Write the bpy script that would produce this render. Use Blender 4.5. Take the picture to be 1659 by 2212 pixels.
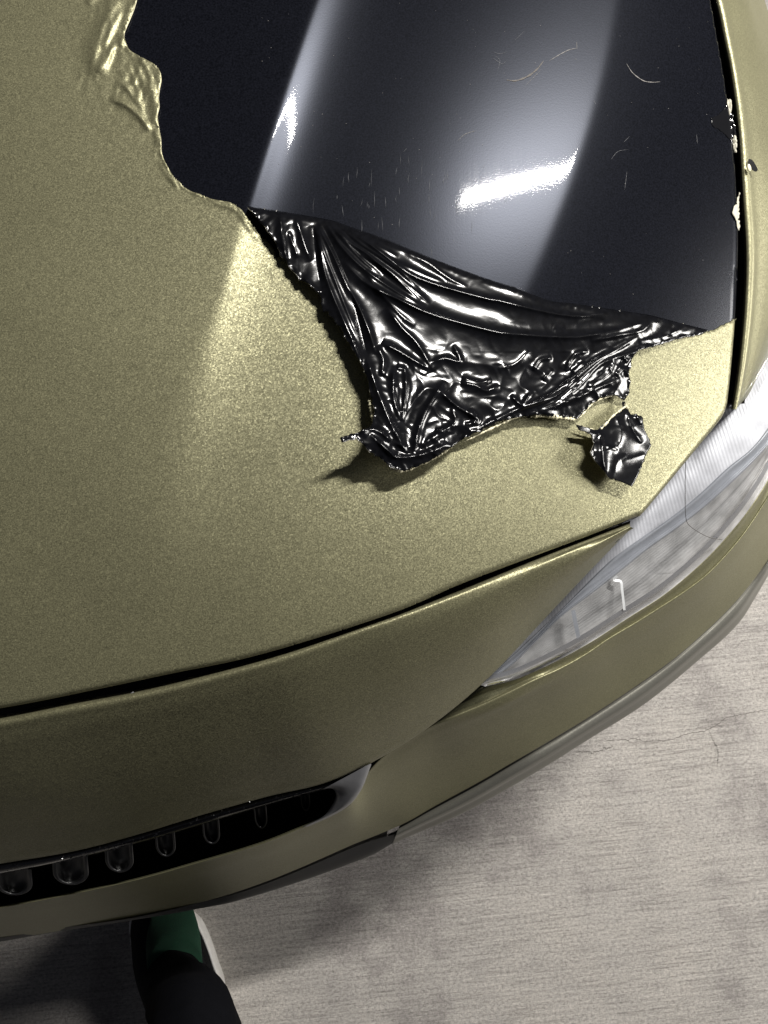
import bpy, math, random
import numpy as np
from mathutils import Vector
random.seed(7); rng = np.random.default_rng(7)
scene = bpy.context.scene
for o in list(bpy.data.objects): bpy.data.objects.remove(o, do_unlink=True)
COL = scene.collection

# ------------------------------------------------------------------ camera
CAM_Z = 1.20; TILT = math.radians(10.0); F = 1664.0; PW, PH = 1659.0, 2212.0
cam = bpy.data.cameras.new('camera'); camo = bpy.data.objects.new('camera', cam); COL.objects.link(camo)
camo.location = (0, 0, CAM_Z); camo.rotation_euler = (TILT, 0, 0)
cam.sensor_fit = 'HORIZONTAL'; cam.sensor_width = 36.0; cam.lens = 36.0 * F / PW
cam.clip_start = 0.02; cam.clip_end = 100
scene.camera = camo
scene.render.resolution_x, scene.render.resolution_y = 768, 1024

# ------------------------------------------------------------------ world and lamps (parking garage at night)
w = bpy.data.worlds.new('World'); scene.world = w; w.use_nodes = True
bg = w.node_tree.nodes['Background']; bg.inputs[0].default_value = (0.80, 0.84, 1.0, 1); bg.inputs[1].default_value = 0.04
scene.view_settings.view_transform = 'Standard'; scene.view_settings.look = 'None'
scene.view_settings.exposure = 0.0; scene.view_settings.gamma = 1.0

def lamp(name, loc, size, power, rot=(0, 0, 0), colour=(1.0, 0.97, 0.92)):
    l = bpy.data.lights.new(name, 'AREA'); l.shape = 'RECTANGLE'; l.size, l.size_y = size
    l.energy = power; l.color = colour
    o = bpy.data.objects.new(name, l); COL.objects.link(o); o.location = loc; o.rotation_euler = rot
    return o
lamp('tube_lamp', (0.775, 0.955, 2.20), (0.60, 0.011), 76, (0, 0, math.radians(11)))
lamp('right_fill_lamp', (2.3, 0.25, 1.32), (0.4, 0.9), 52, (0, math.radians(80), 0))  # unseen fill added at the right to light bumper, fender and headlight

# ------------------------------------------------------------------ pixel <-> place
CT, ST = math.cos(TILT), math.sin(TILT)
def ray(px, py):
    px = np.asarray(px, float); py = np.asarray(py, float)
    x = px - PW / 2; y = PH / 2 - py; z = -F
    return np.stack([x, y * CT - z * ST, y * ST + z * CT + 0 * x], -1)
def at(px, py, z):
    r = ray(px, py); t = (CAM_Z - np.asarray(z, float)) / (-r[..., 2])
    return np.stack([r[..., 0] * t, r[..., 1] * t, np.asarray(z, float) + 0 * t], -1)

def xy0(px, py, z=0.80):
    p = at(px, py, z); return p[..., 0], p[..., 1]
def sp(d, w_):
    return w_ * np.logaddexp(0, d / w_)
_A = [xy0(*q) for q in ((700, -20), (545, 430), (455, 700), (352, 1100))]
_Af = np.polyfit([q[1] for q in _A], [q[0] for q in _A], 2)
_B = [xy0(*q) for q in ((1342, 0), (1252, 350), (1140, 620))]
_Bf = np.polyfit([q[1] for q in _B], [q[0] for q in _B], 2)
def H(x, y):
    """height of the bonnet skin over the ground"""
    yc = np.clip(y, -0.10, 0.42)
    xA = np.polyval(_Af, yc); yb = np.clip(y, 0.12, 0.40); xB = np.polyval(_Bf, yb) + 0.35 * np.clip(y - 0.12, -0.1, 0)
    q = 0.27 - y
    z = 0.798 - 0.056 * q - 0.95 * sp(q, 0.03) ** 3 / 3 * 3.0
    fade = 1 / (1 + np.exp(-(y - 0.085) / 0.035))
    s = sp(x - xA, 0.0013 + 0.007 * np.clip((0.20 - y) / 0.15, 0, 1))
    z = z - 0.02 * x
    z = z - fade * (0.40 * 0.016 * (1 - np.exp(-s / 0.016)) + 0.05 * 0.08 * (1 - np.exp(-s / 0.08)))
    m = sp(x - (xA + 0.05), 0.02)
    z = z - 0.5 * m ** 2 * 1.05
    z = z - 0.13 * sp(x - xB, 0.0018) * (0.35 + 0.65 * fade)
    return z
def hoodz(px, py):
    z = np.full(np.shape(px), 0.78)
    for _ in range(60):
        p = at(px, py, z); z = 0.4 * z + 0.6 * H(p[..., 0], p[..., 1])
    return z
def on_hood(px, py, lift=0.0):
    """point on the bonnet, moved 'lift' metres off it towards the viewer"""
    z = hoodz(px, py); p = at(px, py, z); r = ray(px, py); r = r / np.linalg.norm(r, axis=-1, keepdims=True)
    return p - r * np.asarray(lift)[..., None]

# ------------------------------------------------------------------ numpy noise
_perm = rng.random((256, 256))
def vnoise(x, y, seed=0):
    x = np.asarray(x) + seed * 17.31; y = np.asarray(y) + seed * 9.77
    xi = np.floor(x).astype(int); yi = np.floor(y).astype(int); fx = x - xi; fy = y - yi
    fx = fx * fx * fx * (fx * (fx * 6 - 15) + 10); fy = fy * fy * fy * (fy * (fy * 6 - 15) + 10)
    g = lambda a, b: _perm[a % 256, b % 256]
    return ((g(xi, yi) * (1 - fx) + g(xi + 1, yi) * fx) * (1 - fy) + (g(xi, yi + 1) * (1 - fx) + g(xi + 1, yi + 1) * fx) * fy) * 2 - 1

# ------------------------------------------------------------------ materials
def nodes_of(name):
    m = bpy.data.materials.new(name); m.use_nodes = True
    return m, m.node_tree, m.node_tree.nodes['Principled BSDF']
def N(nt, kind, **kw):
    n = nt.nodes.new(kind)
    for k, v in kw.items(): setattr(n, k, v)
    return n
def ramp(nt, stops):
    r = N(nt, 'ShaderNodeValToRGB'); e = r.color_ramp.elements
    while len(e) < len(stops): e.new(0.5)
    for i, (p, c) in enumerate(stops): e[i].position = p; e[i].color = (*c, 1) if len(c) == 3 else c
    return r
def coord(nt): return N(nt, 'ShaderNodeTexCoord').outputs['Object']
def simple(name, col, rough=0.5, metal=0.0, coat=0.0, coat_r=0.1, bump=None, spec=0.5):
    m, nt, b = nodes_of(name)
    c = coord(nt)
    n = N(nt, 'ShaderNodeTexNoise'); n.inputs['Scale'].default_value = 90; n.inputs['Detail'].default_value = 5
    nt.links.new(c, n.inputs['Vector'])
    r = ramp(nt, [(0.25, tuple(k * 0.86 for k in col)), (0.75, tuple(min(1, k * 1.12) for k in col))])
    nt.links.new(n.outputs['Fac'], r.inputs[0]); nt.links.new(r.outputs[0], b.inputs['Base Color'])
    b.inputs['Roughness'].default_value = rough; b.inputs['Metallic'].default_value = metal
    b.inputs['Coat Weight'].default_value = coat; b.inputs['Coat Roughness'].default_value = coat_r
    b.inputs['Specular IOR Level'].default_value = spec
    if bump:
        n2 = N(nt, 'ShaderNodeTexNoise'); n2.inputs['Scale'].default_value = bump[0]; n2.inputs['Detail'].default_value = 3
        nt.links.new(c, n2.inputs['Vector'])
        bm = N(nt, 'ShaderNodeBump'); bm.inputs['Strength'].default_value = bump[1]; bm.inputs['Distance'].default_value = 0.001
        nt.links.new(n2.outputs['Fac'], bm.inputs['Height']); nt.links.new(bm.outputs[0], b.inputs['Normal'])
    return m
def flake_paint(name, col, flake=1.0, rough=0.45, scale=1.45):
    """satin metallic vinyl: fine flakes that each lean their own way"""
    m, nt, b = nodes_of(name); L = nt.links.new; c = coord(nt)
    n = N(nt, 'ShaderNodeTexNoise'); n.inputs['Scale'].default_value = 1000 * scale; n.inputs['Detail'].default_value = 1.0; n.inputs['Roughness'].default_value = 0.65
    L(c, n.inputs['Vector'])
    k = 0.34 * flake
    r = ramp(nt, [(0.30, tuple(v * (1 - k) for v in col)), (0.52, col), (0.70, tuple(min(1, v * (1 + 1.1 * k)) for v in col))])
    L(n.outputs['Fac'], r.inputs[0])
    big = N(nt, 'ShaderNodeTexNoise'); big.inputs['Scale'].default_value = 14; big.inputs['Detail'].default_value = 4; L(c, big.inputs['Vector'])
    br = ramp(nt, [(0.3, (0.93,) * 3), (0.7, (1.05,) * 3)]); L(big.outputs['Fac'], br.inputs[0])
    mx = N(nt, 'ShaderNodeMix', data_type='RGBA', blend_type='MULTIPLY'); mx.inputs[0].default_value = 1
    L(r.outputs[0], mx.inputs[6]); L(br.outputs[0], mx.inputs[7]); L(mx.outputs[2], b.inputs['Base Color'])
    v = N(nt, 'ShaderNodeTexVoronoi'); v.inputs['Scale'].default_value = 1100 * scale; L(c, v.inputs['Vector'])
    sub = N(nt, 'ShaderNodeVectorMath', operation='SUBTRACT'); L(v.outputs['Color'], sub.inputs[0]); sub.inputs[1].default_value = (0.5, 0.5, 0.5)
    sc = N(nt, 'ShaderNodeVectorMath', operation='SCALE'); L(sub.outputs[0], sc.inputs[0]); sc.inputs['Scale'].default_value = 0.19 * flake
    g = N(nt, 'ShaderNodeNewGeometry')
    add = N(nt, 'ShaderNodeVectorMath', operation='ADD'); L(g.outputs['Normal'], add.inputs[0]); L(sc.outputs[0], add.inputs[1])
    no = N(nt, 'ShaderNodeVectorMath', operation='NORMALIZE'); L(add.outputs[0], no.inputs[0])
    L(no.outputs[0], b.inputs['Normal'])
    b.inputs['Metallic'].default_value = 0.60; b.inputs['Roughness'].default_value = rough
    return m
GOLD = (0.215, 0.205, 0.122)
M = {}
M['gold'] = flake_paint('gold_satin_vinyl', GOLD, 1.0)
M['gold_fine'] = flake_paint('gold_satin_vinyl_side', GOLD, 0.7)
M['film_edge'] = simple('pale_film_edge', (0.62, 0.58, 0.40), 0.4, 0.1)
M['film_under'] = simple('vinyl_white_edge', (0.42, 0.40, 0.32), 0.45)
M['rubber'] = simple('black_rubber', (0.010, 0.010, 0.011), 0.55)
M['gloss_black'] = simple('gloss_black_trim', (0.006, 0.006, 0.007), 0.14, 0, 0.5, 0.05)
M['satin_grey'] = simple('satin_grey_trim', (0.20, 0.20, 0.21), 0.38, 0.4)
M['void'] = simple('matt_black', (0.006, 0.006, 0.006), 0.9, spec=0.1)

def black_film():
    m, nt, b = nodes_of('black_film_gloss'); L = nt.links.new; c = coord(nt)
    n = N(nt, 'ShaderNodeTexNoise'); n.inputs['Scale'].default_value = 260; n.inputs['Detail'].default_value = 3; L(c, n.inputs['Vector'])
    bm = N(nt, 'ShaderNodeBump'); bm.inputs['Strength'].default_value = 0.10; bm.inputs['Distance'].default_value = 0.0006
    L(n.outputs['Fac'], bm.inputs['Height']); L(bm.outputs[0], b.inputs['Normal'])
    r = ramp(nt, [(0.3, (0.0025, 0.0025, 0.003)), (0.8, (0.005, 0.0052, 0.0065))]); L(n.outputs['Fac'], r.inputs[0]); L(r.outputs[0], b.inputs['Base Color'])
    b.inputs['Roughness'].default_value = 0.185; b.inputs['Specular IOR Level'].default_value = 0.38
    return m
M['black_film'] = black_film()
def black_hood():
    """satin black base film, lightly scuffed"""
    m, nt, b = nodes_of('satin_black_base'); L = nt.links.new; c = coord(nt)
    mp = N(nt, 'ShaderNodeMapping'); mp.inputs['Rotation'].default_value = (0, 0, math.radians(8)); mp.inputs['Scale'].default_value = (900, 30, 30); L(c, mp.inputs['Vector'])
    n = N(nt, 'ShaderNodeTexNoise'); n.inputs['Scale'].default_value = 1; n.inputs['Detail'].default_value = 3; L(mp.outputs[0], n.inputs['Vector'])
    n2 = N(nt, 'ShaderNodeTexNoise'); n2.inputs['Scale'].default_value = 12; n2.inputs['Detail'].default_value = 3; L(c, n2.inputs['Vector'])
    r2 = ramp(nt, [(0.45, (0, 0, 0)), (0.65, (1, 1, 1))]); L(n2.outputs['Fac'], r2.inputs[0])
    r = ramp(nt, [(0.40, (0.05,) * 3), (0.80, (0.11,) * 3)]); L(n.outputs['Fac'], r.inputs[0])
    mx = N(nt, 'ShaderNodeMix', data_type='FLOAT'); L(r2.outputs[0], mx.inputs[0]); mx.inputs[2].default_value = 0.035; L(r.outputs[0], mx.inputs[3])
    b.inputs['Roughness'].default_value = 0.27
    b.inputs['Base Color'].default_value = (0.010, 0.0115, 0.017, 1)
    n3 = N(nt, 'ShaderNodeTexNoise'); n3.inputs['Scale'].default_value = 1000; n3.inputs['Detail'].default_value = 2; L(c, n3.inputs['Vector'])
    r3 = ramp(nt, [(0.3, (0.0018, 0.002, 0.003)), (0.7, (0.006, 0.0065, 0.0095))]); L(n3.outputs['Fac'], r3.inputs[0]); L(r3.outputs[0], b.inputs['Base Color'])
    bm = N(nt, 'ShaderNodeBump'); bm.inputs['Strength'].default_value = 0.035; bm.inputs['Distance'].default_value = 0.0003
    L(n3.outputs['Fac'], bm.inputs['Height']); L(bm.outputs[0], b.inputs['Normal'])
    b.inputs['Specular IOR Level'].default_value = 0.10
    b.inputs['Coat Weight'].default_value = 0.06; b.inputs['Specular Tint'].default_value = (.76, .82, 1, 1); b.inputs['Coat Tint'].default_value = (.95, .96, 1, 1); L(mx.outputs[0], b.inputs['Coat Roughness']); b.inputs['Coat Roughness'].default_value = 0.17
    L(bm.outputs[0], b.inputs['Coat Normal'])
    return m
M['hood_black'] = black_hood()

def concrete():
    m, nt, b = nodes_of('broomed_concrete'); L = nt.links.new; c = coord(nt)
    def noise(sc, rot, scale, det, ro=0.6):
        m0 = N(nt, 'ShaderNodeMapping'); m0.inputs['Rotation'].default_value = (0, 0, math.radians(rot)); L(c, m0.inputs['Vector'])
        mp = N(nt, 'ShaderNodeMapping'); mp.inputs['Scale'].default_value = sc; L(m0.outputs[0], mp.inputs['Vector'])
        n = N(nt, 'ShaderNodeTexNoise'); n.inputs['Scale'].default_value = scale; n.inputs['Detail'].default_value = det; n.inputs['Roughness'].default_value = ro
        L(mp.outputs[0], n.inputs['Vector']); return n.outputs['Fac']
    a = noise((1, 1.4, 1), -6, 190, 6, 0.85)
    br = noise((9, 210, 1), -6, 1, 6, 0.85)
    mk = noise((1, 1, 1), 0, 9, 3, 0.5)
    big = noise((1, 1, 1), 0, 5, 7, 0.65)
    def mul(c1, fac, stops):
        r = ramp(nt, stops); L(fac, r.inputs[0])
        x = N(nt, 'ShaderNodeMix', data_type='RGBA', blend_type='MULTIPLY'); x.inputs[0].default_value = 1
        if isinstance(c1, tuple): x.inputs[6].default_value = (*c1, 1)
        else: L(c1, x.inputs[6])
        L(r.outputs[0], x.inputs[7]); return x.outputs[2]
    col = mul((0.48, 0.452, 0.422), a, [(0.36, (0.50,) * 3), (0.48, (0.88,) * 3), (0.66, (1.32,) * 3)])
    wd_ = N(nt, 'ShaderNodeMix', data_type='FLOAT'); rm = ramp(nt, [(.30, (.45, .45, .45)), (.62, (1, 1, 1))]); L(mk, rm.inputs[0]); L(rm.outputs[0], wd_.inputs[0]); wd_.inputs[2].default_value = .52; L(br, wd_.inputs[3]); br = wd_.outputs[0]
    col = mul(col, br, [(0.35, (0.60, 0.59, 0.59)), (0.49, (0.95,) * 3), (0.66, (1.2,) * 3)])
    col = mul(col, big, [(0.36, (0.68, 0.67, 0.68)), (0.47, (0.95,) * 3), (0.75, (1.12, 1.11, 1.09))])
    L(col, b.inputs['Base Color']); b.inputs['Roughness'].default_value = 0.85; b.inputs['Specular IOR Level'].default_value = 0.25
    ad = N(nt, 'ShaderNodeMath', operation='ADD'); L(a, ad.inputs[0]); L(br, ad.inputs[1])
    bm = N(nt, 'ShaderNodeBump'); bm.inputs['Strength'].default_value = 0.9; bm.inputs['Distance'].default_value = 0.0022
    L(ad.outputs[0], bm.inputs['Height']); L(bm.outputs[0], b.inputs['Normal'])
    return m
M['concrete'] = concrete()
M['crack'] = simple('crack_dark', (0.12, 0.11, 0.10), 0.95)
M['stain'] = simple('old_stain', (0.15, 0.14, 0.145), 0.9)

# ------------------------------------------------------------------ mesh makers
def link(name, me, mat, parent=None):
    o = bpy.data.objects.new(name, me); COL.objects.link(o)
    if isinstance(mat, (list, tuple)):
        for mm in mat: me.materials.append(mm)
    else: me.materials.append(mat)
    if parent: o.parent = parent
    return o
def mesh_from(name, V, faces, smooth=True, uv=None, midx=None):
    me = bpy.data.meshes.new(name); me.from_pydata([tuple(v) for v in V], [], faces)
    if smooth: me.polygons.foreach_set('use_smooth', [True] * len(me.polygons))
    if uv is not None:
        ul = me.uv_layers.new(name='UVMap'); li = np.empty(len(me.loops), int); me.loops.foreach_get('vertex_index', li)
        ul.data.foreach_set('uv', np.asarray(uv)[li].ravel())
    if midx is not None: me.polygons.foreach_set('material_index', midx)
    me.update(); return me
def drop(K, d=-0.006, x0=700, x1=1250):
    return [(a, b_, z - d * (1 - min(1, max(0, (a - x0) / (x1 - x0))))) for a, b_, z in K]
def spline(K, n, sub=24):
    K = np.asarray(K, float)
    P = np.vstack([2 * K[0] - K[1], K, 2 * K[-1] - K[-2]]); out = []
    for i in range(1, len(P) - 2):
        t = np.linspace(0, 1, sub, endpoint=False)[:, None]
        a, b_, c, d = P[i - 1], P[i], P[i + 1], P[i + 2]
        out.append(0.5 * ((2 * b_) + (-a + c) * t + (2 * a - 5 * b_ + 4 * c - d) * t ** 2 + (-a + 3 * b_ - 3 * c + d) * t ** 3))
    out.append(P[-2][None]); Q = np.vstack(out)
    s = np.r_[0, np.cumsum(np.linalg.norm(np.diff(Q[:, :2], axis=0), axis=1))]
    u = np.linspace(0, s[-1], n)
    return np.stack([np.interp(u, s, Q[:, k]) for k in range(Q.shape[1])], 1)
def upward(V, faces):
    Fq = np.array(faces); nz = np.cross(V[Fq[:, 2]] - V[Fq[:, 0]], V[Fq[:, 3]] - V[Fq[:, 1]])[:, 2].sum()
    return [tuple(f[::-1]) for f in faces] if nz < 0 else faces
def loft(name, rows, mat, parent, n=160, m=4, bulge=0.0, both=False):
    """surface through several curves given as (px, py, height) knots; smooth across"""
    R = [spline(r, n) for r in rows]
    R = np.array([at(r[:, 0], r[:, 1], r[:, 2]) for r in R])
    if m > 1 and len(R) > 1:
        P = np.concatenate([2 * R[:1] - R[1:2], R, 2 * R[-1:] - R[-2:-1]]); out = []
        for i in range(1, len(P) - 2):
            a, b_, c, d = P[i - 1], P[i], P[i + 1], P[i + 2]
            # chord-length tangents keep narrow bends tight
            l0 = np.linalg.norm(b_ - a, axis=1, keepdims=True) + 1e-6; l1 = np.linalg.norm(c - b_, axis=1, keepdims=True) + 1e-6; l2 = np.linalg.norm(d - c, axis=1, keepdims=True) + 1e-6
            m1 = ((b_ - a) / l0 * l1 + (c - b_) / l1 * l0) / (l0 + l1) * l1; m2 = ((c - b_) / l1 * l2 + (d - c) / l2 * l1) / (l1 + l2) * l1
            for t in np.linspace(0, 1, m, endpoint=False):
                h00 = 2 * t ** 3 - 3 * t ** 2 + 1; h10 = t ** 3 - 2 * t ** 2 + t; h01 = -2 * t ** 3 + 3 * t ** 2; h11 = t ** 3 - t ** 2
                out.append(h00 * b_ + h10 * m1 + h01 * c + h11 * m2)
        out.append(P[-2]); R = np.array(out)
    k = len(R); V = R.reshape(-1, 3)
    faces = [(i * n + j, (i + 1) * n + j, (i + 1) * n + j + 1, i * n + j + 1) for i in range(k - 1) for j in range(n - 1)]
    uv = np.array([(j / (n - 1), i / (k - 1)) for i in range(k) for j in range(n)])
    faces = upward(V, faces)
    return link(name, mesh_from(name, V, faces, uv=uv), mat, parent)

def seg_dist(X, Y, poly, closed=True):
    """distance to a polyline, nearest point, position along it"""
    P = np.asarray(poly, float); n = len(P); best = np.full(X.shape, 1e18); bx = np.zeros_like(X); by = np.zeros_like(X); ba = np.zeros_like(X)
    cum = 0.0
    for i in range(n if closed else n - 1):
        a = P[i]; b_ = P[(i + 1) % n]; d = b_ - a; L2 = d @ d + 1e-12; ln = math.sqrt(L2)
        t = np.clip(((X - a[0]) * d[0] + (Y - a[1]) * d[1]) / L2, 0, 1)
        qx = a[0] + t * d[0]; qy = a[1] + t * d[1]; dd = (X - qx) ** 2 + (Y - qy) ** 2
        k = dd < best; best[k] = dd[k]; bx[k] = qx[k]; by[k] = qy[k]; ba[k] = (cum + t * ln)[k]; cum += ln
    return np.sqrt(best), bx, by, ba / max(cum, 1e-9)
def inside(X, Y, poly):
    P = np.asarray(poly, float); c = np.zeros(X.shape, bool); n = len(P)
    for i in range(n):
        x1, y1 = P[i]; x2, y2 = P[(i + 1) % n]
        if y1 == y2: continue
        c ^= ((y1 > Y) != (y2 > Y)) & (X < (x2 - x1) * (Y - y1) / (y2 - y1) + x1)
    return c
def jag(poly, step=7, amp=2.0, seed=0, closed=True):
    P = np.asarray(poly, float); out = []; n = len(P); r = np.random.default_rng(seed)
    for i in range(n if closed else n - 1):
        a = P[i]; b_ = P[(i + 1) % n]; d = b_ - a; L_ = np.linalg.norm(d); k = max(1, int(L_ / step)); nn = np.array([-d[1], d[0]]) / max(L_, 1e-6)
        for j in range(k):
            q = a + d * j / k
            if j: q = q + nn * r.normal(0, amp) + d / max(L_, 1e-6) * r.normal(0, step * 0.15)
            out.append(q)
    if not closed: out.append(P[-1])
    return np.array(out)
def sheet(polys, step, place, skirt=0.0, under=None):
    """gridded sheet filling polys[0] minus the others, rim vertices pulled onto the outline.
       place(X, Y, edge distance) gives 3-D points"""
    allp = np.vstack(polys); x0, y0 = polys[0].min(0) - step; x1, y1 = polys[0].max(0) + step
    nx = int((x1 - x0) / step) + 2; ny = int((y1 - y0) / step) + 2
    X, Y = np.meshgrid(x0 + step * np.arange(nx), y0 + step * np.arange(ny)); X0, Y0 = X.copy(), Y.copy()
    D = np.full(X.shape, 1e9); QX = X.copy(); QY = Y.copy(); I = inside(X, Y, polys[0])
    for p in polys[1:]: I &= ~inside(X, Y, p)
    for p in polys:
        d, qx, qy, _ = seg_dist(X, Y, p); k = d < D; D[k] = d[k]; QX[k] = qx[k]; QY[k] = qy[k]
    snap = D < step * 0.62
    X[snap] = QX[snap]; Y[snap] = QY[snap]; ok = I | snap
    c = ok[:-1, :-1] & ok[1:, :-1] & ok[:-1, 1:] & ok[1:, 1:]
    cx = (X[:-1, :-1] + X[1:, :-1] + X[:-1, 1:] + X[1:, 1:]) / 4; cy = (Y[:-1, :-1] + Y[1:, :-1] + Y[:-1, 1:] + Y[1:, 1:]) / 4
    ci = inside(cx, cy, polys[0])
    for p in polys[1:]: ci &= ~inside(cx, cy, p)
    c &= ci
    idx = np.arange(nx * ny).reshape(ny, nx); ii, jj = np.nonzero(c)
    Fc = np.stack([idx[ii, jj], idx[ii + 1, jj], idx[ii + 1, jj + 1], idx[ii, jj + 1]], 1)
    # quads flattened to a sliver along the rim
    used = np.unique(Fc); remap = -np.ones(nx * ny, int); remap[used] = np.arange(len(used)); Fc = remap[Fc]
    xs = X.ravel()[used]; ys = Y.ravel()[used]; ds = np.where(snap.ravel()[used], 0, D.ravel()[used])
    V = place(xs, ys, ds); Fc = np.array(upward(V, Fc.tolist())); uv = np.stack([xs, -ys], 1) / 1000
    faces = [tuple(f) for f in Fc.tolist()]; nmain = len(faces)
    if skirt:
        E = {}
        for f in faces:
            for a, b_ in zip(f, f[1:] + f[:1]):
                if (b_, a) in E: del E[(b_, a)]
                else: E[(a, b_)] = 1
        bv = sorted({a for e in E for a in e}); mp = {v: len(V) + k for k, v in enumerate(bv)}
        V = np.vstack([V, V[bv] - np.array([0, 0, skirt])]); uv = np.vstack([uv, uv[bv]])
        faces += [(b_, a, mp[a], mp[b_]) for a, b_ in E]
    return V, faces, uv, nmain

def empty(name, loc, label=None, cat=None, group=None):
    o = bpy.data.objects.new(name, None); COL.objects.link(o); o.location = loc; o.empty_display_size = 0.1
    if label: o['label'] = label; o['category'] = cat
    if group: o['group'] = group
    return o

# ================================================================== FLOOR
FZ = -0.10   # level of the floor
def floor():
    me = mesh_from('concrete_floor', [(-6, -6, FZ), (6, -6, FZ), (6, 6, FZ), (-6, 6, FZ)], [(0, 1, 2, 3)], smooth=False)
    o = link('concrete_floor', me, M['concrete']); o['kind'] = 'structure'; o['label'] = 'grey broom-finished concrete floor'
    return o
FLOOR = floor()
def ribbon(pts3, wd, parent, name, mat, zoff=0.0):
    P = np.asarray(pts3, float); T = np.gradient(P, axis=0); Nn = np.stack([-T[:, 1], T[:, 0], 0 * T[:, 0]], 1); Nn /= np.linalg.norm(Nn, axis=1, keepdims=True) + 1e-9
    wd = np.asarray(wd) * np.ones(len(P)); A = P + Nn * wd[:, None] / 2; B = P - Nn * wd[:, None] / 2
    V = np.vstack([A, B]); V[:, 2] += zoff; n = len(P)
    return link(name, mesh_from(name, V, [(i, n + i, n + i + 1, i + 1) for i in range(n - 1)]), mat, parent)
def floor_line(knots, wd, name, mat, seed, rough=3.0):
    q = spline([(a, b_, FZ) for a, b_ in knots], 140); r = np.random.default_rng(seed)
    wob = np.cumsum(r.normal(0, 1, 140)); wob -= np.linspace(wob[0], wob[-1], 140)
    q[:, 1] += wob * rough * 0.35; q[:, 0] += r.normal(0, rough * 0.2, 140)
    p = at(q[:, 0], q[:, 1], FZ)
    w_ = wd * (0.35 + 0.65 * r.random(140)) * np.minimum(1, np.minimum(np.arange(140), np.arange(139, -1, -1)) / 12)
    return ribbon(p, w_, FLOOR, name, mat, 0.0006)
floor_line([(1290, 1598), (1360, 1595), (1430, 1598), (1500, 1580), (1530, 1575), (1580, 1545), (1680, 1525)], 0.0011, 'crack', M['crack'], 1)
floor_line([(1240, 1625), (1290, 1622), (1330, 1612)], 0.0009, 'crack', M['crack'], 2)
floor_line([(1530, 1580), (1550, 1625), (1548, 1660)], 0.0007, 'crack', M['crack'], 3)

# ================================================================== CAR
car = empty('car', (0.0, 0.25, 0.0), 'gold satin wrapped car front with torn vinyl over a black bonnet', 'car')
def cadd(o):   # parts keep their place while the car's base sits under the bonnet
    return o
CAR_OFF = Vector((0.0, -0.25, 0.0))

# outlines in photograph coordinates
HOOD_FRONT = [(-260, 1566), (0, 1530), (208, 1489), (364, 1456), (520, 1424), (676, 1380), (863, 1318), (995, 1261), (1147, 1203), (1275, 1155), (1355, 1123)]
HOOD_SIDE = [(1379, 1113), (1395, 1103), (1515, 959), (1563, 899), (1575, 869), (1583, 797), (1592, 689), (1597, 597), (1599, 500), (1594, 380), (1584, 280), (1569, 165), (1549, 50), (1540, 0), (1500, -160), (1440, -420)]
def smooth_line(k, n): 
    return spline(np.array(k, float), n)[:, :2]
hood_out = np.vstack([smooth_line(HOOD_FRONT, 90), smooth_line(HOOD_SIDE[:5], 30), smooth_line(HOOD_SIDE[4:], 60)[1:], [(-260, -420)]])
hood_edge = hood_out[:-1]
def roll(d_edge_px, r=11.0, depth=0.0032):
    k = np.clip(1 - d_edge_px / r, 0, 1); return depth * (1 - np.sqrt(np.clip(1 - k * k, 0, 1)))
def place_black(x, y, d):
    e, *_ = seg_dist(x, y, hood_edge, closed=False)
    p = on_hood(x, y, 0 * x); p[:, 2] -= roll(e); return p
V, Fa, uv, nm = sheet([hood_out], 6.0, place_black, skirt=0.016)
hood = link('hood', mesh_from('hood', V, Fa, uv=uv), M['hood_black'], car); hood['label'] = 'black satin bonnet panel bared by the torn wrap'

# torn hole in the gold film
HOLE = [(590, -840), (590, 0), (578, 40), (560, 85), (545, 120), (535, 152), (545, 185), (560, 215), (600, 240), (640, 262), (672, 280), (690, 305), (697, 340), (690, 380), (685, 420), (688, 460), (680, 500), (688, 560), (695, 600), (697, 650), (705, 680), (722, 715), (745, 755), (775, 785), (800, 810), (830, 828), (870, 840), (910, 858), (960, 868), (1000, 876), (1044, 905)]
HOLE = [(a * .5, b_ * .5) for a, b_ in HOLE]
HOLE[0] = (330, -480)
HOLE_JAG = jag(smooth_line(HOLE[1:], 120), 6, .9, 3, closed=False)
HOLE_TAIL = [(547, 488), (569, 513), (587, 531), (598, 555), (640, 560), (700, 520), (824, 545), (896, 568), (968, 598), (1062, 632), (1187, 672), (1315, 690), (1415, 704), (1475, 712), (1531, 716), (1555, 705), (1591, 687)]
HOLE_TAIL_J = jag(HOLE_TAIL, 5, 1.2, 5, closed=False)
# film still holds on at the side edge in two pale scraps
HOLE_RIGHT = [(1640, 660), (1640, 300), (1640, -480)]
hole = np.vstack([[HOLE[0]], HOLE_JAG, HOLE_TAIL_J, HOLE_RIGHT])
hole_edge_vis = np.vstack([HOLE_JAG, HOLE_TAIL_J])

def strokes(X, Y, S, pw=1.6, pw_w=1.0):
    out = np.zeros_like(X)
    for pts, wd, h in S:
        pts_s = smooth_line(pts, 26) if len(pts) > 2 else np.array(pts, float)
        x0, y0 = pts_s.min(0) - 4 * wd; x1, y1 = pts_s.max(0) + 4 * wd
        k = (X > x0) & (X < x1) & (Y > y0) & (Y < y1)
        if not k.any(): continue
        d, _, _, a = seg_dist(X[k], Y[k], pts_s, closed=False)
        taper = np.clip(np.minimum(a, 1 - a) / 0.16, 0, 1) ** 0.7
        out[k] += h * np.exp(-(np.sqrt(d * d + 1.2) / (wd * pw_w)) ** pw) * taper
    return out
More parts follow.
